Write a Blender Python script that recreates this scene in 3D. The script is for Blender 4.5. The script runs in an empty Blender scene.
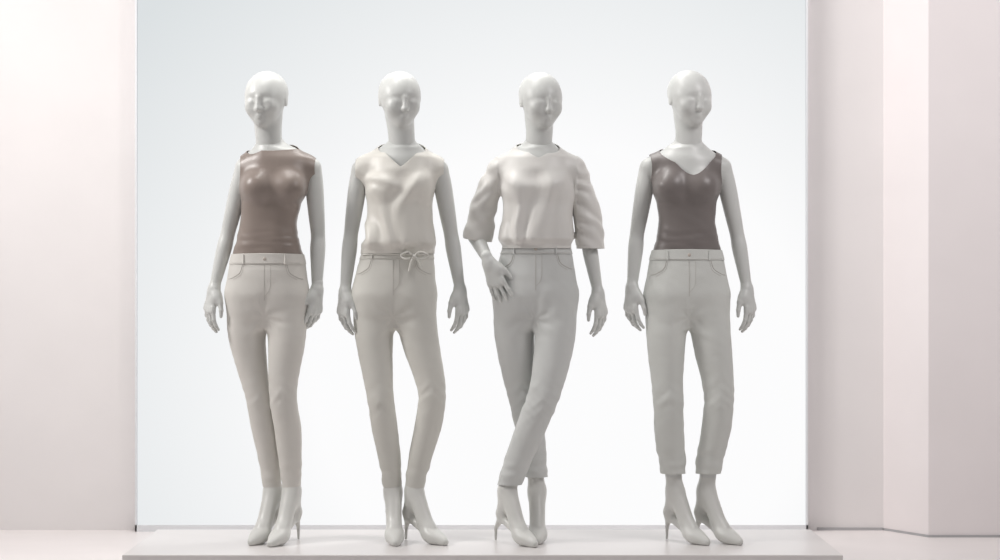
import bpy, bmesh, math, time
import numpy as np
from mathutils import Vector, noise
from mathutils.bvhtree import BVHTree
f32=np.float32
FPX=2048.0; DIST=8.0; CZ=1.035; Y0=0.10
def W(px,py,y=Y0):
    s=(DIST+y)/FPX
    return np.array([(px-500)*s,y,CZ-(py-280)*s])
def Zp(py): return W(500,py)[2]
def Xp(px): return W(px,280)[0]
S=(DIST+Y0)/FPX
scene=bpy.context.scene
scene.view_settings.view_transform='Standard'
col=scene.collection

# ---------------- materials ----------------
def mat(name,c,rough=0.5,bump=0.0,bscale=200,var=0.0,spec=0.5,sheen=0.0,stretch=None):
    m=bpy.data.materials.new(name); m.use_nodes=True
    nt=m.node_tree; b=nt.nodes['Principled BSDF']
    b.inputs['Base Color'].default_value=(*c,1); b.inputs['Roughness'].default_value=rough
    b.inputs['Specular IOR Level'].default_value=spec
    if sheen: b.inputs['Sheen Weight'].default_value=sheen
    tc=nt.nodes.new('ShaderNodeTexCoord')
    mp=nt.nodes.new('ShaderNodeMapping'); nt.links.new(tc.outputs['Object'],mp.inputs[0])
    if stretch: mp.inputs['Scale'].default_value=stretch
    if var>0:
        n=nt.nodes.new('ShaderNodeTexNoise'); n.inputs['Scale'].default_value=3.0; n.inputs['Detail'].default_value=4
        nt.links.new(mp.outputs[0],n.inputs['Vector'])
        r=nt.nodes.new('ShaderNodeValToRGB')
        r.color_ramp.elements[0].position=.3; r.color_ramp.elements[1].position=.7
        r.color_ramp.elements[0].color=(*[x*(1-var) for x in c],1)
        r.color_ramp.elements[1].color=(*[min(1,x*(1+var)) for x in c],1)
        nt.links.new(n.outputs['Fac'],r.inputs[0]); nt.links.new(r.outputs[0],b.inputs['Base Color'])
    if bump>0:
        n=nt.nodes.new('ShaderNodeTexNoise'); n.inputs['Scale'].default_value=bscale; n.inputs['Detail'].default_value=3
        nt.links.new(mp.outputs[0],n.inputs['Vector'])
        bp=nt.nodes.new('ShaderNodeBump'); bp.inputs['Strength'].default_value=bump; bp.inputs['Distance'].default_value=0.002
        nt.links.new(n.outputs['Fac'],bp.inputs['Height']); nt.links.new(bp.outputs[0],b.inputs['Normal'])
    return m
M_body=mat('mannequin_plastic',(.61,.62,.60),.40,var=.02)
M_shoe=mat('shoe_leather',(.66,.66,.63),.36,var=.02)
M_brown=mat('taupe_jersey',(.27,.222,.195),.36,bump=.15,bscale=350,var=.06,sheen=.15)
M_brown2=mat('brown_jersey',(.18,.158,.15),.38,bump=.15,bscale=350,var=.06,sheen=.15)
M_cream=mat('cream_silk',(.68,.66,.61),.42,bump=.2,bscale=300,var=.04,sheen=.15)
M_cream2=mat('ivory_silk',(.70,.685,.655),.42,bump=.2,bscale=300,var=.04,sheen=.15)
M_pant1=mat('beige_denim',(.65,.63,.59),.75,bump=.4,bscale=400,var=.04)
M_pant2=mat('sand_denim',(.63,.62,.575),.75,bump=.4,bscale=400,var=.04)
M_pant3=mat('grey_twill',(.59,.60,.585),.75,bump=.4,bscale=400,var=.04)
M_pant4=mat('pale_twill',(.62,.63,.60),.75,bump=.4,bscale=400,var=.04)
M_seam=mat('seam_thread',(.47,.45,.42),.9,bump=.2)
M_metal=mat('button_metal',(.5,.45,.4),.3)

# ---------------- SDF toolkit ----------------
class Grid:
    def __init__(s,lo,hi,h):
        s.lo=np.array(lo,float); s.h=h
        s.n=[int(math.ceil((hi[i]-lo[i])/h))+1 for i in range(3)]
        s.ax=[(s.lo[i]+h*np.arange(s.n[i])).astype(f32) for i in range(3)]
    def new(s): return np.full(s.n,0.5,f32)
    def sl(s,lo,hi):
        r=[]
        for i in range(3):
            a=max(0,int((lo[i]-s.lo[i])/s.h)); b=min(s.n[i],int((hi[i]-s.lo[i])/s.h)+2)
            if b<=a: return None
            r.append(slice(a,b))
        return tuple(r)
    def xyz(s,sl):
        return s.ax[0][sl[0]][:,None,None],s.ax[1][sl[1]][None,:,None],s.ax[2][sl[2]][None,None,:]
def smin(a,b,k):
    if k<=0: return np.minimum(a,b)
    h=np.maximum(k-np.abs(a-b),0)/k
    return np.minimum(a,b)-h*h*(k*.25)
def seg(g,f,a,b,ra,rb,k=0.0):
    a=np.array(a,float); b=np.array(b,float); m=max(ra,rb)+.035+k
    sl=g.sl(np.minimum(a,b)-m,np.maximum(a,b)+m)
    if sl is None: return
    X,Y,Z=g.xyz(sl); ba=b-a; L=max(float(ba@ba),1e-9)
    px,py,pz=X-f32(a[0]),Y-f32(a[1]),Z-f32(a[2])
    t=np.clip((px*f32(ba[0])+py*f32(ba[1])+pz*f32(ba[2]))/f32(L),0,1)
    d=np.sqrt((px-t*f32(ba[0]))**2+(py-t*f32(ba[1]))**2+(pz-t*f32(ba[2]))**2)-(f32(ra)+t*f32(rb-ra))
    f[sl]=smin(f[sl],d,k)
def ell(g,f,c,r,k=0.0,R=None,sub=False):
    c=np.array(c,float); r=np.array(r,float); m=r.max()+.03+k
    sl=g.sl(c-m,c+m)
    if sl is None: return
    X,Y,Z=g.xyz(sl); p=[X-f32(c[0]),Y-f32(c[1]),Z-f32(c[2])]
    if R is not None:
        p=[p[0]*f32(R[0,i])+p[1]*f32(R[1,i])+p[2]*f32(R[2,i]) for i in range(3)]
    k0=np.sqrt((p[0]/r[0])**2+(p[1]/r[1])**2+(p[2]/r[2])**2)
    k1=np.sqrt((p[0]/r[0]**2)**2+(p[1]/r[1]**2)**2+(p[2]/r[2]**2)**2)+1e-6
    d=(k0*(k0-1)/k1).astype(f32)
    if sub: f[sl]=-smin(-f[sl],d,k)
    else: f[sl]=smin(f[sl],d,k)
def spline(P,n=5):
    P=[np.array(p,float) for p in P]; out=[]
    Q=[2*P[0]-P[1]]+P+[2*P[-1]-P[-2]]
    for i in range(1,len(Q)-2):
        a,b,c,d=Q[i-1:i+3]
        for j in range(n):
            t=j/n
            out.append(.5*((2*b)+(-a+c)*t+(2*a-5*b+4*c-d)*t*t+(-a+3*b-3*c+d)*t**3))
    out.append(P[-1]); return out
def tube(g,f,pts,k=0.0,n=4):
    q=spline(pts,n)
    for a,b in zip(q[:-1],q[1:]): seg(g,f,a[:3],b[:3],a[3],b[3],k)
def rings_field(g,f,rings,win=33):
    R=np.array(sorted(rings)); z0,z1=R[0,0],R[-1,0]
    zz=g.ax[2]; cols=[]; h=win//2
    for i in range(1,5):
        fine=np.interp(np.linspace(z0-.05,z1+.05,400),R[:,0],R[:,i])
        kz=np.hanning(win); kz/=kz.sum()
        fine=np.convolve(np.pad(fine,h,'edge'),kz,'valid')
        cols.append(np.interp(zz,np.linspace(z0-.05,z1+.05,400),fine).astype(f32))
    k0=np.searchsorted(zz,z0-.04); k1=np.searchsorted(zz,z1+.04)
    s=slice(k0,k1); cx,cy,a,b=[c[s][None,None,:] for c in cols]
    X=g.ax[0][:,None,None]-cx; Y=g.ax[1][None,:,None]-cy
    q=((np.abs(X)/a)**2.3+(np.abs(Y)/b)**2.3)**(1/2.3)
    r=np.sqrt(X*X+Y*Y)
    d=r*(1-1/np.maximum(q,.25))
    Z=zz[s][None,None,:]
    d=np.maximum(d,np.maximum(Z-z1,z0-Z)).astype(f32)
    f[:,:,s]=np.minimum(f[:,:,s],d)
def mesh_from(g,f,name):
    neg=f<0; nx,ny,nz=f.shape
    c=np.zeros((nx-1,ny-1,nz-1),np.uint8)
    for dx in (0,1):
        for dy in (0,1):
            for dz in (0,1):
                c+=neg[dx:nx-1+dx,dy:ny-1+dy,dz:nz-1+dz]
    I,J,K=np.nonzero((c>0)&(c<8)); idx=np.full(c.shape,-1,np.int32); idx[I,J,K]=np.arange(len(I))
    pos=np.zeros((len(I),3)); cnt=np.zeros(len(I))
    cor=[(0,0,0),(1,0,0),(0,1,0),(1,1,0),(0,0,1),(1,0,1),(0,1,1),(1,1,1)]
    vals=[f[I+a,J+b,K+d] for a,b,d in cor]
    for i in range(8):
        for ax in (0,1,2):
            if cor[i][ax]==0:
                j=i+(1<<ax); A=vals[i];B=vals[j]; m=(A<0)!=(B<0)
                t=np.where(m,A/np.where(m,A-B,1),0)
                p=np.tile(np.array(cor[i],float),(len(I),1)); p[:,ax]+=t
                pos[m]+=p[m]; cnt+=m
    pos/=cnt[:,None]; V=(pos+np.stack([I,J,K],1))*g.h+g.lo
    quads=[]
    for ax in range(3):
        s0=[slice(1,-1)]*3; s1=[slice(1,-1)]*3
        s0[ax]=slice(0,-1); s1[ax]=slice(1,None)
        a=neg[tuple(s0)]; b=neg[tuple(s1)]
        e=np.array(np.nonzero(a!=b)); sg=a[tuple(e)]
        off=[1,1,1]; off[ax]=0
        e=e+np.array(off)[:,None]
        u,v=[(1,2),(2,0),(0,1)][ax]
        def cell(du,dv):
            q=e.copy(); q[u]-=du; q[v]-=dv; return idx[q[0],q[1],q[2]]
        Q=np.stack([cell(1,1),cell(0,1),cell(0,0),cell(1,0)],1)
        Q[~sg]=Q[~sg][:,::-1]; quads.append(Q)
    Q=np.concatenate(quads); Q=Q[(Q>=0).all(1)]
    me=bpy.data.meshes.new(name); me.from_pydata(V.tolist(),[],Q.tolist()); me.update()
    return me
def finish(me,name,material,parent,solid=0.0,smooth=0):
    me.name=name
    me.materials.append(material)
    me.polygons.foreach_set('use_smooth',[True]*len(me.polygons)); me.update()
    ob=bpy.data.objects.new(name,me); col.objects.link(ob); ob.parent=parent
    if smooth:
        m=ob.modifiers.new('s','SMOOTH'); m.iterations=smooth; m.factor=.5
    if solid>0:
        m=ob.modifiers.new('t','SOLIDIFY'); m.thickness=solid; m.offset=-1
    return ob
def displace(me,fn):
    n=len(me.vertices); co=np.empty(n*3); me.vertices.foreach_get('co',co); co=co.reshape(-1,3)
    no=np.array([v.normal[:] for v in me.vertices])
    d=np.array([fn(p,q) for p,q in zip(co,no)])
    co+=no*d[:,None]; me.vertices.foreach_set('co',co.ravel()); me.update()
def cut(me,field):
    bm=bmesh.new(); bm.from_mesh(me); L=bm.verts.layers.float.new('f')
    co=np.array([v.co[:] for v in bm.verts]); va=field(co); va=np.where(np.abs(va)<2e-4,2e-4,va)
    for v,x in zip(bm.verts,va): v[L]=float(x)
    es=[e for e in bm.edges if (e.verts[0][L]<0)!=(e.verts[1][L]<0)]
    nv=[]
    for e in es:
        a,b=e.verts; fa,fb=a[L],b[L]; t=fa/(fa-fb)
        ne,v=bmesh.utils.edge_split(e,a,t); v[L]=0.0; nv.append(v)
    bmesh.ops.connect_verts(bm,verts=nv)
    dl=[f for f in bm.faces if min(v[L] for v in f.verts)<0]
    bmesh.ops.delete(bm,geom=dl,context='FACES')
    bm.to_mesh(me); bm.free(); me.update()
def nz(x,y,z): return noise.noise(Vector((x,y,z)))

# ---------------- body part builders ----------------
def rot(yaw,pitch,roll=0):
    cy,sy=math.cos(yaw),math.sin(yaw); cp,sp=math.cos(pitch),math.sin(pitch); cr,sr=math.cos(roll),math.sin(roll)
    Rz=np.array([[cy,-sy,0],[sy,cy,0],[0,0,1]]); Rx=np.array([[1,0,0],[0,cp,-sp],[0,sp,cp]])
    Ry=np.array([[cr,0,sr],[0,1,0],[-sr,0,cr]])
    return Ry@Rz@Rx
def build_head(c,yaw,pitch,neck,parent,roll=0):
    g=Grid((c[0]-.13,c[1]-.16,c[2]-.28),(c[0]+.13,c[1]+.17,c[2]+.14),.003); f=g.new(); R=rot(yaw,pitch,roll)
    P=lambda x,y,z: c+R@np.array([x,y,z])
    ell(g,f,P(0,.016,.022),(.083,.097,.086),0,R)
    ell(g,f,P(0,-.030,-.020),(.065,.058,.072),.04,R)
    ell(g,f,P(0,-.040,-.060),(.041,.042,.042),.035,R)
    ell(g,f,P(0,-.068,-.084),(.016,.014,.014),.03,R)           # chin
    for s in (-1,1):
        ell(g,f,P(s*.030,-.110,.002),(.028,.022,.020),.026,R,True)  # sockets
        ell(g,f,P(s*.028,-.0735,-.002),(.015,.0125,.009),.016,R)      # lids
        ell(g,f,P(s*.040,-.064,-.028),(.018,.018,.018),.03,R)       # cheekbone
        ell(g,f,P(s*.0785,.014,-.010),(.004,.014,.024),.010,R)      # ear, low relief
    seg(g,f,P(0,-.088,.014),P(0,-.100,-.026),.005,.0078,.016)
    ell(g,f,P(0,-.093,-.030),(.0100,.009,.0065),.012,R)
    ell(g,f,P(0,-.0865,-.0535),(.0115,.0078,.0046),.008,R)
    ell(g,f,P(0,-.0860,-.0620),(.0110,.0078,.005),.008,R)
    low=neck-np.array([0,0,.05])
    tube(g,f,[(*low,.036),(*(neck-np.array([0,0,.012])),.0405),(*(neck*.5+(c+np.array([0,.014,-.05]))*.5),.0432),(*(c+R@np.array([0,.026,-.04])),.046)],.024)
    me=mesh_from(g,f,'head'); return finish(me,'head',M_body,parent,smooth=1)
def make_hand(wr,u,v,wside,parent,name,curl=(.22,.38,.3),arm=None):
    u=np.array(u,float);u/=np.linalg.norm(u); v=np.array(v,float); v-=u*(u@v); v/=np.linalg.norm(v)
    w=np.cross(u,v)
    if w@np.array(wside)<0: w=-w
    wr=np.array(wr)
    c=wr+u*.08; g=Grid(c-.145,c+.145,.0026)
    P=lambda a,b,d=0: wr+u*a+v*b+w*d
    base=g.new()
    vs=[.028,.0095,-.009,-.026]; us=[.088,.092,.087,.079]
    for b,a in zip(vs,us): seg(g,base,P(.0,b*.45),P(a,b,0),.0160,.0108,.012)
    seg(g,base,P(-.03,0),P(.01,0),.022,.021,.015)
    ell(g,base,P(.035,.024,.008),(.02,.02,.02),.02)
    out=base.copy()
    lens=[(.036,.024,.019),(.040,.027,.020),(.037,.025,.019),(.029,.019,.017)]
    for i in range(4):
        f=g.new(); p=P(us[i]-.012,vs[i]); ang=0.05; sp=(1.5-i)*.11+.02
        rr=[.0094,.0083,.0074,.0057] if i<3 else [.0084,.0074,.0065,.0052]
        d0=u*math.cos(sp)+v*math.sin(sp)
        q=p; ext=.012
        for j in range(3):
            ang+=curl[j]*(1+.18*i)
            d=d0*math.cos(ang)+w*math.sin(ang)
            nx=q+d*(lens[i][j]+ext); seg(g,f,q,nx,rr[j],rr[j+1],.003); q=nx; ext=0
        out=np.minimum(out,smin(base,f,.008))
    f=g.new(); a=P(.018,.022,.006); b=P(.050,.046,.016); cc=P(.080,.056,.022); d=P(.103,.056,.028)
    seg(g,f,a,b,.0135,.0115,.006); seg(g,f,b,cc,.0105,.0090,.004); seg(g,f,cc,d,.0088,.0063,.003)
    out=np.minimum(out,smin(base,f,.016))
    return finish(mesh_from(g,out,name),name,M_body,parent,smooth=1)
def make_shoe(A,yaw,parent,name,shank=None,reach=1.0,heel_back=.05):
    A=np.array(A); fw=np.array([math.sin(yaw),-math.cos(yaw),0]); sd=np.array([math.cos(yaw),math.sin(yaw),0])
    def P(a,z,s=0): q=A+fw*a*reach+sd*s; q[2]=z; return q
    c=P(.05,.1); g=Grid((c[0]-.2,c[1]-.2,-.012),(c[0]+.2,c[1]+.2,A[2]+.06),.003); f=g.new()
    if shank is not None: seg(g,f,shank,A,.033,.030)
    else: seg(g,f,A+np.array([0,0,.05]),A,.034,.033)
    H=P(-.028,.112)
    tube(g,f,[(*A,.030),(*P(.028,A[2]-.045),.030),(*P(.07,.082),.028),(*P(.105,.045),.027)],.01)
    seg(g,f,A,H,.030,.027,.03); seg(g,f,H,P(-.026,.094),.027,.023,.01)
    for s in (-1,1):
        tube(g,f,[(*P(.085,.045,s*.008),.022),(*P(.118,.030,s*.011),.022),(*P(.15,.022,s*.006),.0175),(*P(.190,.012,0),.0090)],.014)
    seg(g,f,P(-.02,.09),P(.06,.05),.018,.015,.012); seg(g,f,P(.06,.05),P(.1,.024),.015,.017,.012)
    seg(g,f,P(-.034,.098),P(-heel_back+.002,.05),.018,.0070,.012); seg(g,f,P(-heel_back+.002,.05),P(-heel_back,-.004),.0070,.0045,.004)
    Z=g.ax[2][None,None,:]; f=np.maximum(f,-Z+f32(.0005))
    return finish(mesh_from(g,f,name),name,M_shoe,parent,smooth=1)

def seam(bvh,pts,name,parent,r=.0013,m=None,n=8,front=True,off=.0003):
    q=spline([(*p,0) for p in pts],n); loc=[]
    for p in q:
        x,z=Xp(p[0]),Zp(p[1])
        h=bvh.ray_cast(Vector((x,-2,z)),Vector((0,1,0)))
        if h[0] is not None: loc.append(h[0]+h[1]*off)
    if len(loc)<2: return
    cu=bpy.data.curves.new(name,'CURVE'); cu.dimensions='3D'; cu.bevel_depth=r; cu.bevel_resolution=2
    sp=cu.splines.new('POLY'); sp.points.add(len(loc)-1)
    for a,b in zip(sp.points,loc): a.co=(*b,1)
    cu.materials.append(m or M_seam); cu.use_fill_caps=True
    o=bpy.data.objects.new(name,cu); col.objects.link(o); o.parent=parent

# ---------------- mannequin ----------------
RP=[150,157,170,188,205,222,240,258,275,295,312,326]
RH=[15,28,30.5,31,28,26.5,29.5,35,38,38.5,33,20]
RB=[.045,.068,.082,.088,.082,.079,.083,.094,.103,.104,.085,.050]
def mannequin(idx,cfg):
    t0=time.time()
    name='mannequin' if idx==0 else 'mannequin.%03d'%idx
    root=bpy.data.objects.new('mannequin',None); col.objects.link(root)
    sh,wa,hp=cfg['c']
    def cxp(py): return float(np.interp(py,[150,170,225,270,300],[sh,sh*.85+wa*.15,wa,hp*.8+wa*.2,hp]))
    def rings(extra=None,dextra=None):
        out=[]
        for p in sorted(set(RP+([244,250] if extra and cfg['top'] in('sleeve','drape') else []))):
            h=np.interp(p,RP,RH); b=np.interp(p,RP,RB)
            e=extra(p) if extra else 0
            d=dextra(p) if dextra else e
            out.append((Zp(p),Xp(cxp(p)),Y0+(.012 if p>250 else 0),h*S+e,b+d))
        return out
    allx=(cfg['armL'][2][0]-32,cfg['armR'][2][0]+32)
    lo=(Xp(min(allx)),Y0-.24,-.01); hi=(Xp(max(allx)),Y0+.24,Zp(118))
    h=.0045
    g=Grid(lo,hi,h)
    neck=W(*cfg['neck'],Y0+.005)
    hc=W(*cfg['head'],Y0-.01)
    SL=W(*cfg['armL'][0][:2],Y0+.01); SR=W(*cfg['armR'][0][:2],Y0+.01)
    def torso(g,extra=None,dx=None,bust=1.0,sh_r=0.0,win=33):
        T=g.new(); rings_field(g,T,rings(extra,dx),win)
        nb=np.array([neck[0],Y0+.01,Zp(152)])
        for s in (SL,SR):
            inn=s+(nb-s)*.12; inn[2]-=.004
            seg(g,T,nb+(s-nb)*.15+np.array([0,0,-.018]),inn,.042+sh_r,.034+sh_r,.035)
            seg(g,T,nb+np.array([0,.01,.020]),s+np.array([0,0,-.008]),.018,.029+sh_r,.03)
            seg(g,T,s+np.array([0,0,-.01])*1.0+(nb-s)*.25,W(cxp(185)+np.sign(s[0]-nb[0])*20,185,Y0),.035,.05,.03)
        for sg in (-1,1):
            bx=W(cxp(188)+sg*15.5,187,Y0-.064)
            ell(g,T,bx,(.053*bust,.050*bust,.052*bust),.035)
        # neck root flares into the trapezius
        f=g.new(); top=neck*.35+(hc+np.array([0,.014,-.05]))*.65
        seg(g,f,neck-np.array([0,0,.04]),neck+np.array([0,0,.004]),.056,.0455,0)
        seg(g,f,neck+np.array([0,0,.004]),top,.0455,.040,0)
        for s in (SL,SR):
            q=neck+(s-neck)*.42; q[2]=Zp(152)-.014
            seg(g,f,neck+np.array([0,.012,.022]),q,.022,.022,.03)
        return smin(T,f,.045)
    T=torso(g)
    body=T.copy()
    for key in ('legL','legR'):
        f=g.new(); tube(g,f,[(*W(px,py,Y0+yo),r) for px,py,yo,r in cfg[key]],0)
        body=np.minimum(body,smin(T,f,.04))
    for key in ('armL','armR'):
        f=g.new(); tube(g,f,[(*W(px,py,Y0+yo),r) for px,py,yo,r in cfg[key]],0)
        body=np.minimum(body,smin(T,f,.008))
    finish(mesh_from(g,body,'body'),'body',M_body,root,smooth=1)
    del body,T
    build_head(hc,math.radians(cfg['yaw']),math.radians(cfg['pitch']),neck,root)
    for key,nm in (('handL','hand_right'),('handR','hand_left')):
        wr,u,v,ws,curl=cfg[key]
        make_hand(W(*wr),u,v,ws,root,nm,curl)
    for key,nm in (('footL','shoe_right'),('footR','shoe_left')):
        leg=cfg['leg'+key[-1]][-1]
        px,py,yo,r=leg; yaw,hb=cfg[key]
        pv=cfg['leg'+key[-1]][-2]
        A=W(px,py,Y0+yo); B=W(pv[0],pv[1],Y0+pv[2]); sk=A+(B-A)*.45
        make_shoe(A,math.radians(yaw),root,nm,sk,heel_back=hb)
    # ---- trousers ----
    g2=Grid((Xp(hp-70),lo[1],.08),(Xp(hp+75),hi[1],Zp(225)),.0042)
    e0=cfg['pex']
    T2=g2.new(); rings_field(g2,T2,[(Zp(p),Xp(cxp(p)),Y0+(.012 if p>250 else 0),hh*S+.004,b+.004) for p,hh,b in zip(RP,RH,RB)])
    P=g2.new()
    waist=Zp(cfg['waist']); hems=cfg['hem']
    for key in ('legL','legR'):
        f=g2.new()
        pts=[]
        for i,(px,py,yo,r) in enumerate(cfg[key]):
            e=np.interp(py,[300,340,380,400,487],e0)
            pts.append((*W(px,py,Y0+yo),r+e))
        tube(g2,f,pts,0,5); P=np.minimum(P,smin(T2,f,.042))
    P-=f32(.0035)
    pm=mesh_from(g2,P,'trousers')
    cr=W(cxp(318),318); kn=[W(cfg[k][3][0],cfg[k][3][1]) for k in ('legL','legR')]
    wr_=cfg['wr']; hemz=[Zp(hh) for hh in hems]; seed=idx*7.3
    def wrk(p,n):
        x,y,z=p
        d=nz(x*9+seed,y*9,z*9)*.002*wr_
        dx=x-cr[0]; dz=z-cr[2]; r=math.hypot(dx,dz); a=math.atan2(dz,abs(dx))
        d+=.0022*wr_*math.exp(-(r/.10)**2)*math.sin(a*7+nz(x*10,seed,z*10)*4)*min(1,r/.04)
        for q in kn:
            zz=(z-q[2]); d+=.0032*wr_*math.exp(-(zz/.08)**2)*math.exp(-((x-q[0])/.09)**2)*nz(x*14+seed,y*8,z*34+abs(x-q[0])*30)*1.6
        for q in hemz:
            zz=(z-q); d+=.0022*wr_*math.exp(-((zz-.05)/.06)**2)*nz(x*10+seed,y*10,z*34)*1.4
        d+=.0012*wr_*nz(x*26+z*12,y*26,z*30+seed)
        return d if z<waist-.06 else d*.3
    displace(pm,wrk)
    def kf(co):
        z=co[:,2]; LL=spline([W(px,py,Y0+yo) for px,py,yo,r in cfg['legL']],6); RR=spline([W(px,py,Y0+yo) for px,py,yo,r in cfg['legR']],6)
        LL=np.array(LL);RR=np.array(RR)
        lx=np.interp(-z,-LL[:,2],LL[:,0]); ly=np.interp(-z,-LL[:,2],LL[:,1]); rx=np.interp(-z,-RR[:,2],RR[:,0]); ry=np.interp(-z,-RR[:,2],RR[:,1])
        dl=np.hypot(co[:,0]-lx,co[:,1]-ly); dr=np.hypot(co[:,0]-rx,co[:,1]-ry)
        hz=np.where(dl<dr,hemz[0],hemz[1])
        return np.minimum(z-hz, waist-.012-z)
    cut(pm,kf)
    finish(pm,'trousers',cfg['pm'],root,solid=.0025,smooth=1)
    bm=bmesh.new(); bm.from_mesh(pm); bvh=BVHTree.FromBMesh(bm); bm.free()
    wb=mesh_from(g2,P-f32(.0025),'waistband'); wh=.040
    cut(wb,lambda co: np.minimum(waist+.004*np.cos((co[:,0]-Xp(hp))*9)-.002-co[:,2], co[:,2]-(waist-wh)))
    finish(wb,'waistband',cfg['pm'],root,solid=.004)
    c=cxp(290); wp=cfg['waist']; bb=wp+wh/S
    seam(bvh,[(c,bb+1),(c,bb+20),(c,bb+36)],'fly_seam',root,r=.0010)
    seam(bvh,[(c+6,bb+1),(c+6.2,bb+18),(c+5,bb+26),(c+.5,bb+32)],'fly_stitch',root,r=.0006)
    for s in (-1,1):
        seam(bvh,[(c+s*22,bb+1),(c+s*25,bb+9),(c+s*33,bb+14),(c+s*37,bb+15)],'pocket_seam',root,r=.0013)
        seam(bvh,[(c+s*20.5,bb+1),(c+s*23.5,bb+10.5),(c+s*32,bb+16)],'pocket_stitch',root,r=.0006)
    bm=bmesh.new(); bm.from_mesh(wb); bw=BVHTree.FromBMesh(bm); bm.free()
    for s in (-21,20): seam(bw,[(c+s,wp+1),(c+s,wp+5),(c+s,wp+10)],'belt_loop',root,r=.0036,m=cfg['pm'],off=.002)
    seam(bw,[(c-34,wp+9.0),(c-15,wp+9.3),(c+15,wp+9.3),(c+34,wp+9.0)],'waistband_stitch',root,r=.0007)
    if not cfg.get('bow'): 
        hh=bw.ray_cast(Vector((Xp(c+.2),-2,Zp(wp+5.2))),Vector((0,1,0)))
        if hh[0] is not None:
            me=bpy.data.meshes.new('button'); b2=bmesh.new(); bmesh.ops.create_uvsphere(b2,u_segments=16,v_segments=10,radius=1)
            for v in b2.verts: v.co=Vector((v.co.x*.0068,v.co.y*.003,v.co.z*.0068))+hh[0]
            b2.to_mesh(me); b2.free(); finish(me,'button',M_metal,root)
    else:
        bx,by=cfg['bow']
        seam(bw,[(c-30,wp+6),(c-12,wp+5),(bx,by-1)],'drawstring',root,r=.004,m=cfg['pm'],off=.003)
        seam(bw,[(c+30,wp+6),(bx+10,wp+6),(bx,by-1)],'drawstring_end',root,r=.004,m=cfg['pm'],off=.003)
        def loop(pts,nm,r=.0045):
            q=spline([W(a,b,Y0+cy_) for a,b,cy_ in pts],6)
            cu=bpy.data.curves.new(nm,'CURVE'); cu.dimensions='3D'; cu.bevel_depth=r; cu.bevel_resolution=3; cu.use_fill_caps=True
            sp=cu.splines.new('POLY'); sp.points.add(len(q)-1)
            for a_,b_ in zip(sp.points,q): a_.co=(*b_,1)
            cu.materials.append(cfg['pm']); o=bpy.data.objects.new(nm,cu); col.objects.link(o); o.parent=root
        fy=-.108
        loop([(bx,by,fy),(bx-6,by-4,fy-.01),(bx-13,by-1,fy),(bx-8,by+3,fy-.004),(bx,by,fy)],'bow_loop')
        loop([(bx,by,fy),(bx+6,by-4,fy-.01),(bx+14,by-1,fy),(bx+8,by+3,fy-.004),(bx,by,fy)],'bow_loop')
        loop([(bx,by,fy-.004),(bx-3,by+6,fy-.006),(bx-5,by+15,fy-.004)],'bow_tail')
        loop([(bx,by,fy-.004),(bx+5,by+5,fy-.006),(bx+8,by+12,fy)],'bow_tail')
        loop([(bx-1.5,by,fy-.006),(bx+1.5,by+.5,fy-.006)],'bow_knot',.008)
    # ---- top ----
    kind=cfg['top']
    g3=Grid((min(lo[0],Xp(sh-85)),lo[1],Zp(275)),(max(hi[0],Xp(sh+85)),hi[1],Zp(135)),.0042)
    nx=neck[0]; hem=waist-.018
    cxw=Xp(cxp(200))
    if kind in('tank','boat'):
        T3=torso(g3,bust=1.03)
        T3-=f32(.006)
        tm=mesh_from(g3,T3,'top')
        def tw(p,n):
            x,y,z=p; v=min(1,max(0,(Zp(175)-z)/.1))
            d=.0022*nz(x*8+seed,y*8,z*26+x*14)*v + .0014*nz(x*22,y*22,z*10+seed)
            d+=.003*math.exp(-((z-Zp(240))/.04)**2)*nz(x*10,seed,z*50)
            return d
    else:
        if kind=='sleeve':
            pp=[150,165,190,215,235,240,244,250,262]
            ex=lambda p: float(np.interp(p,pp,[.0,.006,.012,.022,.032,.028,.008,.004,.002]))
            dd=lambda p: float(np.interp(p,pp,[.004,.010,.026,.038,.050,.040,.010,.004,.002]))
        else:
            pp=[150,165,190,215,235,244,250,262,275]
            ex=lambda p: float(np.interp(p,pp,[.0,.002,.005,.014,.028,.028,.012,.004,.003]))
            dd=lambda p: float(np.interp(p,pp,[.004,.010,.024,.036,.046,.038,.010,.004,.003]))
        T3=torso(g3,ex,dd,bust=1.0,sh_r=.004,win=13)
        if kind=='sleeve':
            for key in ('slL','slR'):
                f=g3.new(); tube(g3,f,[(*W(px,py,Y0+yo),r) for px,py,yo,r in cfg[key]],0)
                T3=smin(T3,f,.012)
        T3-=f32(.006)
        tm=mesh_from(g3,T3,'top')
        wz=Zp(cfg['waist'])
        def tw(p,n):
            x,y,z=p
            low=min(1,max(0,(Zp(162)-z)/.16))
            u=(x-cxw)/(1+1.5*max(0,z-wz))
            wx=nz(x*4,y*4,z*4+seed)*.03
            a=nz((u+wx)*15+seed,y*6,z*2.4+seed)
            ph=(u+wx)*82+nz(u*12,y*5,z*5+seed)*4
            s=math.sin(ph); s=s*abs(s)**.3 if s>0 else -abs(s)
            m=.6+1.0*nz(u*9+seed*3,y*4,z*6)
            d=(.015*a+.0085*s*max(0,m))*(.08+.92*low)
            r=math.hypot(x-cxw,(z-Zp(138))*.9); d+=.0042*math.sin(r*80+nz(x*6,y*6,z*6+seed)*4)*math.exp(-((z-Zp(180))/.045)**2)
            ax=abs(x-cxw)
            if kind=='sleeve' and ax>.155:
                d=.010*nz(x*9+seed,y*9,z*16+x*14)+.004*math.sin((z+x*.8*(1 if x>cxw else -1))*110+nz(x*10,y*10,z*8)*4)*max(0,.45+nz(x*8,y*8,z*9+seed))
            near=math.exp(-((z-wz)/.012)**2)
            if z<wz-.004: d=min(d,.002)*.4
            return d*(1-.5*near)
    displace(tm,tw)
    nk=cfg['neckline']
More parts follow.
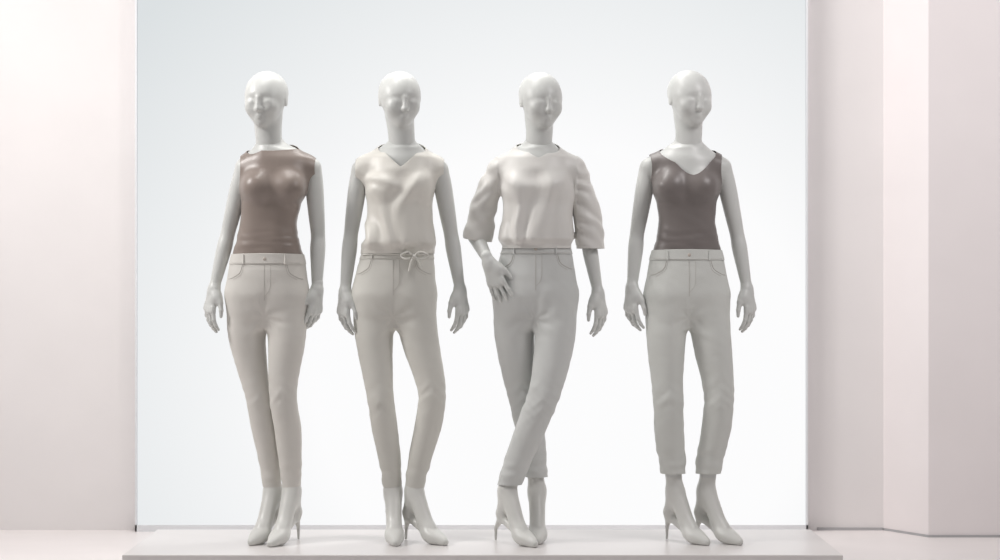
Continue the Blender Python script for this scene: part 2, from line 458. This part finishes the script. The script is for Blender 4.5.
    def kf2(co):
        x,y,z=co[:,0],co[:,1],co[:,2]
        e=(np.sqrt(((x-nx-nk.get('cx',0))/nk['ax'])**2+((y-Y0-nk.get('oy',-.01))/nk['ay'])**2)-1)*.07
        high=z-Zp(172)
        k=np.where(high>0,e,.1)
        dx=np.abs(x-nx-nk.get('sx',0)); zz=Zp(nk['v'])+nk['d']*(dx/nk['w'])**nk['p']
        sc=np.where(y<Y0+.005,(zz-z)*.7,.1)
        k=np.minimum(k,sc); k=np.minimum(k,z-hem); k=np.minimum(k,Zp(141)-z)
        if kind!='sleeve':
            a=cfg.get('arm_in',.004)
            zz=np.clip((z-Zp(188))/(Zp(150)-Zp(188)),0,1)
            inn=a+cfg.get('armcurve',.012)*np.sin(zz*math.pi)
            kL=x-(SL[0]+inn); kR=(SR[0]-inn)-x
            m=z>Zp(200)
            k=np.where(m,np.minimum(k,np.minimum(kL,kR)),k)
        else:
            for key in ('slL','slR'):
                A=W(*cfg[key][-2][:2],Y0+cfg[key][-2][2]); B=W(*cfg[key][-1][:2],Y0+cfg[key][-1][2])
                dd_=(B-A)/np.linalg.norm(B-A); q=(co-B)@dd_
                near=np.linalg.norm(co-B,axis=1)<.10
                side=(x-B[0])*np.sign(B[0]-cxw)>-.062
                k=np.where(near&side,np.minimum(k,-q),k)
        return k
    cut(tm,kf2)
    bm=bmesh.new(); bm.from_mesh(tm); seen=set(); best=[]
    bm.verts.ensure_lookup_table()
    for v in bm.verts:
        if v.index in seen: continue
        st=[v]; comp=[]; seen.add(v.index)
        while st:
            a=st.pop(); comp.append(a)
            for e in a.link_edges:
                b=e.other_vert(a)
                if b.index not in seen: seen.add(b.index); st.append(b)
        if len(comp)>len(best): best=comp
    bs=set(best); bmesh.ops.delete(bm,geom=[v for v in bm.verts if v not in bs],context='VERTS'); bm.to_mesh(tm); bm.free()
    finish(tm,cfg['topname'],cfg['tm'],root,solid=.003,smooth=1)
    print('built',name,round(time.time()-t0,1))
    return root

ARM=[.033,.036,.0325,.0285,.0305,.026,.020]
def arm(s,e,w,ys=(.01,.03,.0),):
    L=lambda a,b,t:(a[0]+(b[0]-a[0])*t,a[1]+(b[1]-a[1])*t)
    q=[s,L(s,e,.3),L(s,e,.7),e,L(e,w,.25),L(e,w,.6),w]
    yy=[ys[0],ys[0]*.7+ys[1]*.3,ys[0]*.3+ys[1]*.7,ys[1],ys[1]*.75+ys[2]*.25,ys[1]*.4+ys[2]*.6,ys[2]]
    return [(a[0],a[1],y,r) for a,y,r in zip(q,yy,ARM)]
RELAX=(.18,.34,.28)
def hand_cfg(e,w,inward,tilt=0):
    u=np.array([(w[0]-e[0])*.9+tilt,0,-(w[1]-e[1])],float); u/=np.linalg.norm(u); u[1]-=.12
    return ((w[0],w[1],Y0-.0),u,(inward*.62,-.78,0),(inward,0.45,0),RELAX)

cfgs=[]
# 1
e1,w1=(228,233),(214,289); e2,w2=(318,235),(317,290)
cfgs.append(dict(c=(278,268,267),neck=(270,147),head=(266,99),yaw=-14,pitch=11,
 armL=arm((244,167),e1,w1),armR=arm((313,167),e2,w2),
 handL=hand_cfg(e1,w1,1),handR=hand_cfg(e2,w2,-1,-3),
 legL=[(248,298,.01,.078),(247,335,.02,.068),(253,372,.025,.052),(259,398,.02,.045),(264,427,.035,.044),(269,457,.05,.036),(273,490,.06,.029)],
 legR=[(286,298,-.0,.078),(287,335,-.015,.069),(284,372,-.025,.055),(283,398,-.03,.047),(288,429,-.01,.046),(290,458,.005,.039),(292,490,.015,.029)],
 footL=(-20,.045),footR=(-20,.06),pex=[.003,.003,.003,.003,.004],waist=254,hem=(488,488),wr=.8,pm=M_pant1,
 top='boat',tm=M_brown,topname='boat_neck_top',neckline=dict(ax=.092,ay=.062,oy=.0,v=151.5,d=.006,w=.09,p=2),arm_in=-.016,armcurve=.006))
# 2
e1,w1=(351,234),(345,292); e2,w2=(451,234),(460,290)
cfgs.append(dict(c=(401,401,394),neck=(402,147),head=(400,99),yaw=16,pitch=11,
 armL=arm((360,169),e1,w1),armR=arm((440,169),e2,w2),
 handL=hand_cfg(e1,w1,1),handR=hand_cfg(e2,w2,-1),
 legL=[(374,298,.01,.078),(374,335,.01,.068),(378,375,.0,.052),(381,400,-.005,.045),(385,430,.015,.044),(390,460,.035,.037),(393,490,.05,.029)],
 legR=[(414,298,.0,.078),(419,335,-.01,.068),(429,375,-.02,.053),(432,398,-.025,.046),(428,427,-.005,.045),(420,458,.01,.038),(414,490,.02,.029)],
 footL=(6,.045),footR=(42,.05),pex=[.003,.004,.004,.004,.004],waist=249,hem=(488,488),wr=.9,pm=M_pant2,bow=(414,256),
 top='drape',tm=M_cream,topname='draped_blouse',neckline=dict(ax=.094,ay=.065,v=168,d=.085,w=.09,p=1.1),arm_in=-.018,armcurve=.002))
# 3
e1,w1=(474,233),(489,262); e2,w2=(588,240),(598,293)
cfgs.append(dict(c=(536,538,535),neck=(538,148),head=(541,100),yaw=20,pitch=11,
 armL=arm((498,169),e1,w1,(.01,.05,-.07)),armR=arm((576,169),e2,w2),
 handL=((489,263,Y0-.075),(12,-1.5,-33),(.85,-.35,.35),(.2,.9,0),(.04,.12,.15)),handR=hand_cfg(e2,w2,-1),
 legL=[(515,298,.01,.078),(514,335,.03,.068),(519,375,.05,.053),(524,400,.06,.046),(530,430,.08,.043),(534,460,.095,.036),(537,490,.10,.029)],
 legR=[(556,298,-.0,.078),(555,335,-.02,.070),(549,375,-.045,.055),(542,400,-.055,.048),(530,430,-.045,.044),(518,460,-.03,.037),(507,490,-.02,.029)],
 footL=(0,.045),footR=(34,.08),pex=[.004,.007,.010,.010,.012],waist=244,hem=(479,484),wr=1.0,pm=M_pant3,
 top='sleeve',tm=M_cream2,topname='loose_blouse',
 slL=[(501,169,.01,.038),(490,188,.015,.043),(482,212,.03,.048),(478,240,.04,.050)],
 slR=[(573,169,.01,.038),(582,190,.015,.043),(587,215,.02,.048),(591,252,.025,.049)],
 neckline=dict(ax=.086,ay=.065,v=159,d=.055,w=.085,p=1.2)))
# 4
e1,w1=(637,234),(632,288); e2,w2=(737,234),(747,289)
cfgs.append(dict(c=(686,687,687),neck=(688,146),head=(690,98),yaw=20,pitch=11,
 armL=arm((648,167),e1,w1),armR=arm((723,167),e2,w2),
 handL=hand_cfg(e1,w1,1),handR=hand_cfg(e2,w2,-1),
 legL=[(666,298,.0,.078),(666,335,-.005,.069),(667,375,-.01,.054),(668,400,-.015,.047),(669,430,.0,.044),(672,460,.02,.037),(675,490,.035,.029)],
 legR=[(708,298,.01,.078),(711,335,.0,.069),(717,375,-.01,.054),(719,400,-.015,.047),(716,430,.0,.044),(710,460,.02,.037),(706,490,.04,.029)],
 footL=(36,.05),footR=(38,.05),pex=[.003,.006,.008,.009,.014],waist=250,hem=(474,474),wr=1.0,pm=M_pant4,
 top='tank',tm=M_brown2,topname='scoop_neck_tank_top',neckline=dict(ax=.112,ay=.075,v=176,d=.11,w=.108,p=1.7,sx=.012,cx=-.002),arm_in=.002,armcurve=.010))
for i,c in enumerate(cfgs): mannequin(i,c)

# ---------------- room ----------------
FZ=-.12
def box(name,lo,hi,m,bev=0.0):
    me=bpy.data.meshes.new(name); bm=bmesh.new(); bmesh.ops.create_cube(bm,size=1)
    for v in bm.verts:
        v.co=Vector([(lo[i]+hi[i])/2+v.co[i]*(hi[i]-lo[i]) for i in range(3)])
    bm.to_mesh(me); bm.free(); me.materials.append(m)
    o=bpy.data.objects.new(name,me); col.objects.link(o)
    if bev: b=o.modifiers.new('b','BEVEL'); b.width=bev; b.segments=3
    return o
def prism(name,poly,z0,z1,m):
    n=len(poly); V=[(x,y,z0) for x,y in poly]+[(x,y,z1) for x,y in poly]
    Fc=[list(range(n))[::-1],list(range(n,2*n))]+[[i,(i+1)%n,n+(i+1)%n,n+i] for i in range(n)]
    me=bpy.data.meshes.new(name); me.from_pydata(V,[],Fc); me.materials.append(m)
    bm=bmesh.new(); bm.from_mesh(me); bmesh.ops.recalc_face_normals(bm,faces=bm.faces); bm.to_mesh(me); bm.free()
    o=bpy.data.objects.new(name,me); col.objects.link(o); return o
M_wall=mat('wall_paint',(.84,.79,.79),.9,bump=.1,bscale=60,var=.015)
M_wallg=mat('wall_paint_grey',(.78,.75,.745),.9,bump=.1,bscale=60,var=.015)
M_floor=mat('floor_polished',(.80,.755,.745),.35,bump=.05,bscale=20,var=.03)
M_plat=mat('platform_lacquer',(.70,.67,.66),.3,bump=.03,bscale=30,var=.02)
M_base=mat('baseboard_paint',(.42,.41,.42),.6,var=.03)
M_frame=mat('frame_aluminium',(.75,.76,.78),.4,var=.02)
YW=1.46
box('floor',(-5,-9,FZ-.1),(5,YW+.2,FZ),M_floor)
box('wall_back',(-5,YW,FZ),(5,YW+.2,3.6),M_wallg)
prism('wall_right',[(1.765,YW+.01),(1.925,1.2),(5,1.2),(5,YW+.01)],FZ,3.6,M_wall)
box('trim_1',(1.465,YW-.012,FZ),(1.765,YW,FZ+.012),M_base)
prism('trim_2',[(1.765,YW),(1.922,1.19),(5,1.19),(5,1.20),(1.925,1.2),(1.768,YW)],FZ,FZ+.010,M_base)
def Wx(px,y): return (px-500)*(DIST+y)/FPX
pl,pr=Wx(135,1.40),Wx(808,1.40)
me_=bpy.data.materials.new('lightbox_diffuser'); me_.use_nodes=True; nt=me_.node_tree
for n in list(nt.nodes):
    if n.type!='OUTPUT_MATERIAL': nt.nodes.remove(n)
out=[n for n in nt.nodes if n.type=='OUTPUT_MATERIAL'][0]
em=nt.nodes.new('ShaderNodeEmission'); tc=nt.nodes.new('ShaderNodeTexCoord'); mp=nt.nodes.new('ShaderNodeMapping')
mp.vector_type='TEXTURE'; mp.inputs['Location'].default_value=(.3,1.4,.6); mp.inputs['Scale'].default_value=(2.9,2.9,2.6)
gr=nt.nodes.new('ShaderNodeTexGradient'); gr.gradient_type='SPHERICAL'
rp=nt.nodes.new('ShaderNodeValToRGB'); rp.color_ramp.elements[0].color=(.72,.755,.77,1); rp.color_ramp.elements[1].color=(.975,.975,.98,1)
rp.color_ramp.elements[0].position=.08
rp.color_ramp.elements[1].position=.60
nt.links.new(tc.outputs['Object'],mp.inputs[0]); nt.links.new(mp.outputs[0],gr.inputs[0]); nt.links.new(gr.outputs[0],rp.inputs[0])
nt.links.new(rp.outputs[0],em.inputs[0]); nt.links.new(em.outputs[0],out.inputs[0]); em.inputs['Strength'].default_value=1.0
lb=bpy.data.objects.new('lightbox',None); col.objects.link(lb)
o=box('diffuser',(pl+.012,1.405,FZ+.03),(pr-.012,1.45,3.2),me_); o.parent=lb
for nm,a,b in (('frame_side',(pl,1.40,FZ),(pl+.008,YW,3.21)),('frame_side',(pr-.008,1.40,FZ),(pr,YW,3.21)),('frame_top',(pl,1.40,3.2),(pr,YW,3.212)),('frame_bottom',(pl,1.40,FZ),(pr,YW,FZ+.03))):
    o=box(nm,a,b,M_frame); o.parent=lb
xl,xr=(122-500)*(DIST-.29)/FPX,(843-500)*(DIST-.29)/FPX
box('display_platform',(xl,-.29,FZ),(xr,.50,0),M_plat,.004)

# ---------------- lights ----------------
def area(name,loc,tgt,size,power,c=(1,1,1),sy=None,spread=180):
    l=bpy.data.lights.new(name,'AREA'); l.size=size; l.energy=power; l.color=c; l.spread=math.radians(spread)
    if sy: l.shape='RECTANGLE'; l.size_y=sy
    o=bpy.data.objects.new(name,l); col.objects.link(o); o.location=loc
    o.rotation_euler=(Vector(tgt)-Vector(loc)).to_track_quat('-Z','Y').to_euler(); return o
area('ceiling_light_key',(-.3,.36,3.4),(0,.1,.8),3.0,56,(1,.985,.965),.5)
area('ceiling_light_side',(-3.2,-.5,2.9),(0,.1,.8),.6,52,(1,.98,.96))
area('wall_fill_left',(-3.4,-1,3.2),(-3,1.4,1.0),1.2,34,(1,.95,.95))  # unseen fill added to brighten the left side of the back wall
area('wall_fill_right',(2.2,-1.4,3.2),(2.3,1.3,1.0),1.0,46,(1,.955,.96))  # added fill out of view, lifts the right wall and its slanted face
w=bpy.data.worlds.new('World'); scene.world=w; w.use_nodes=True
w.node_tree.nodes['Background'].inputs[0].default_value=(.95,.95,.95,1); w.node_tree.nodes['Background'].inputs[1].default_value=.24
cam=bpy.data.cameras.new('camera'); co=bpy.data.objects.new('camera',cam); col.objects.link(co)
cam.sensor_width=36; cam.lens=36*FPX/1000; co.location=(0,-DIST,CZ); co.rotation_euler=(math.pi/2,0,0); cam.clip_end=100
scene.camera=co
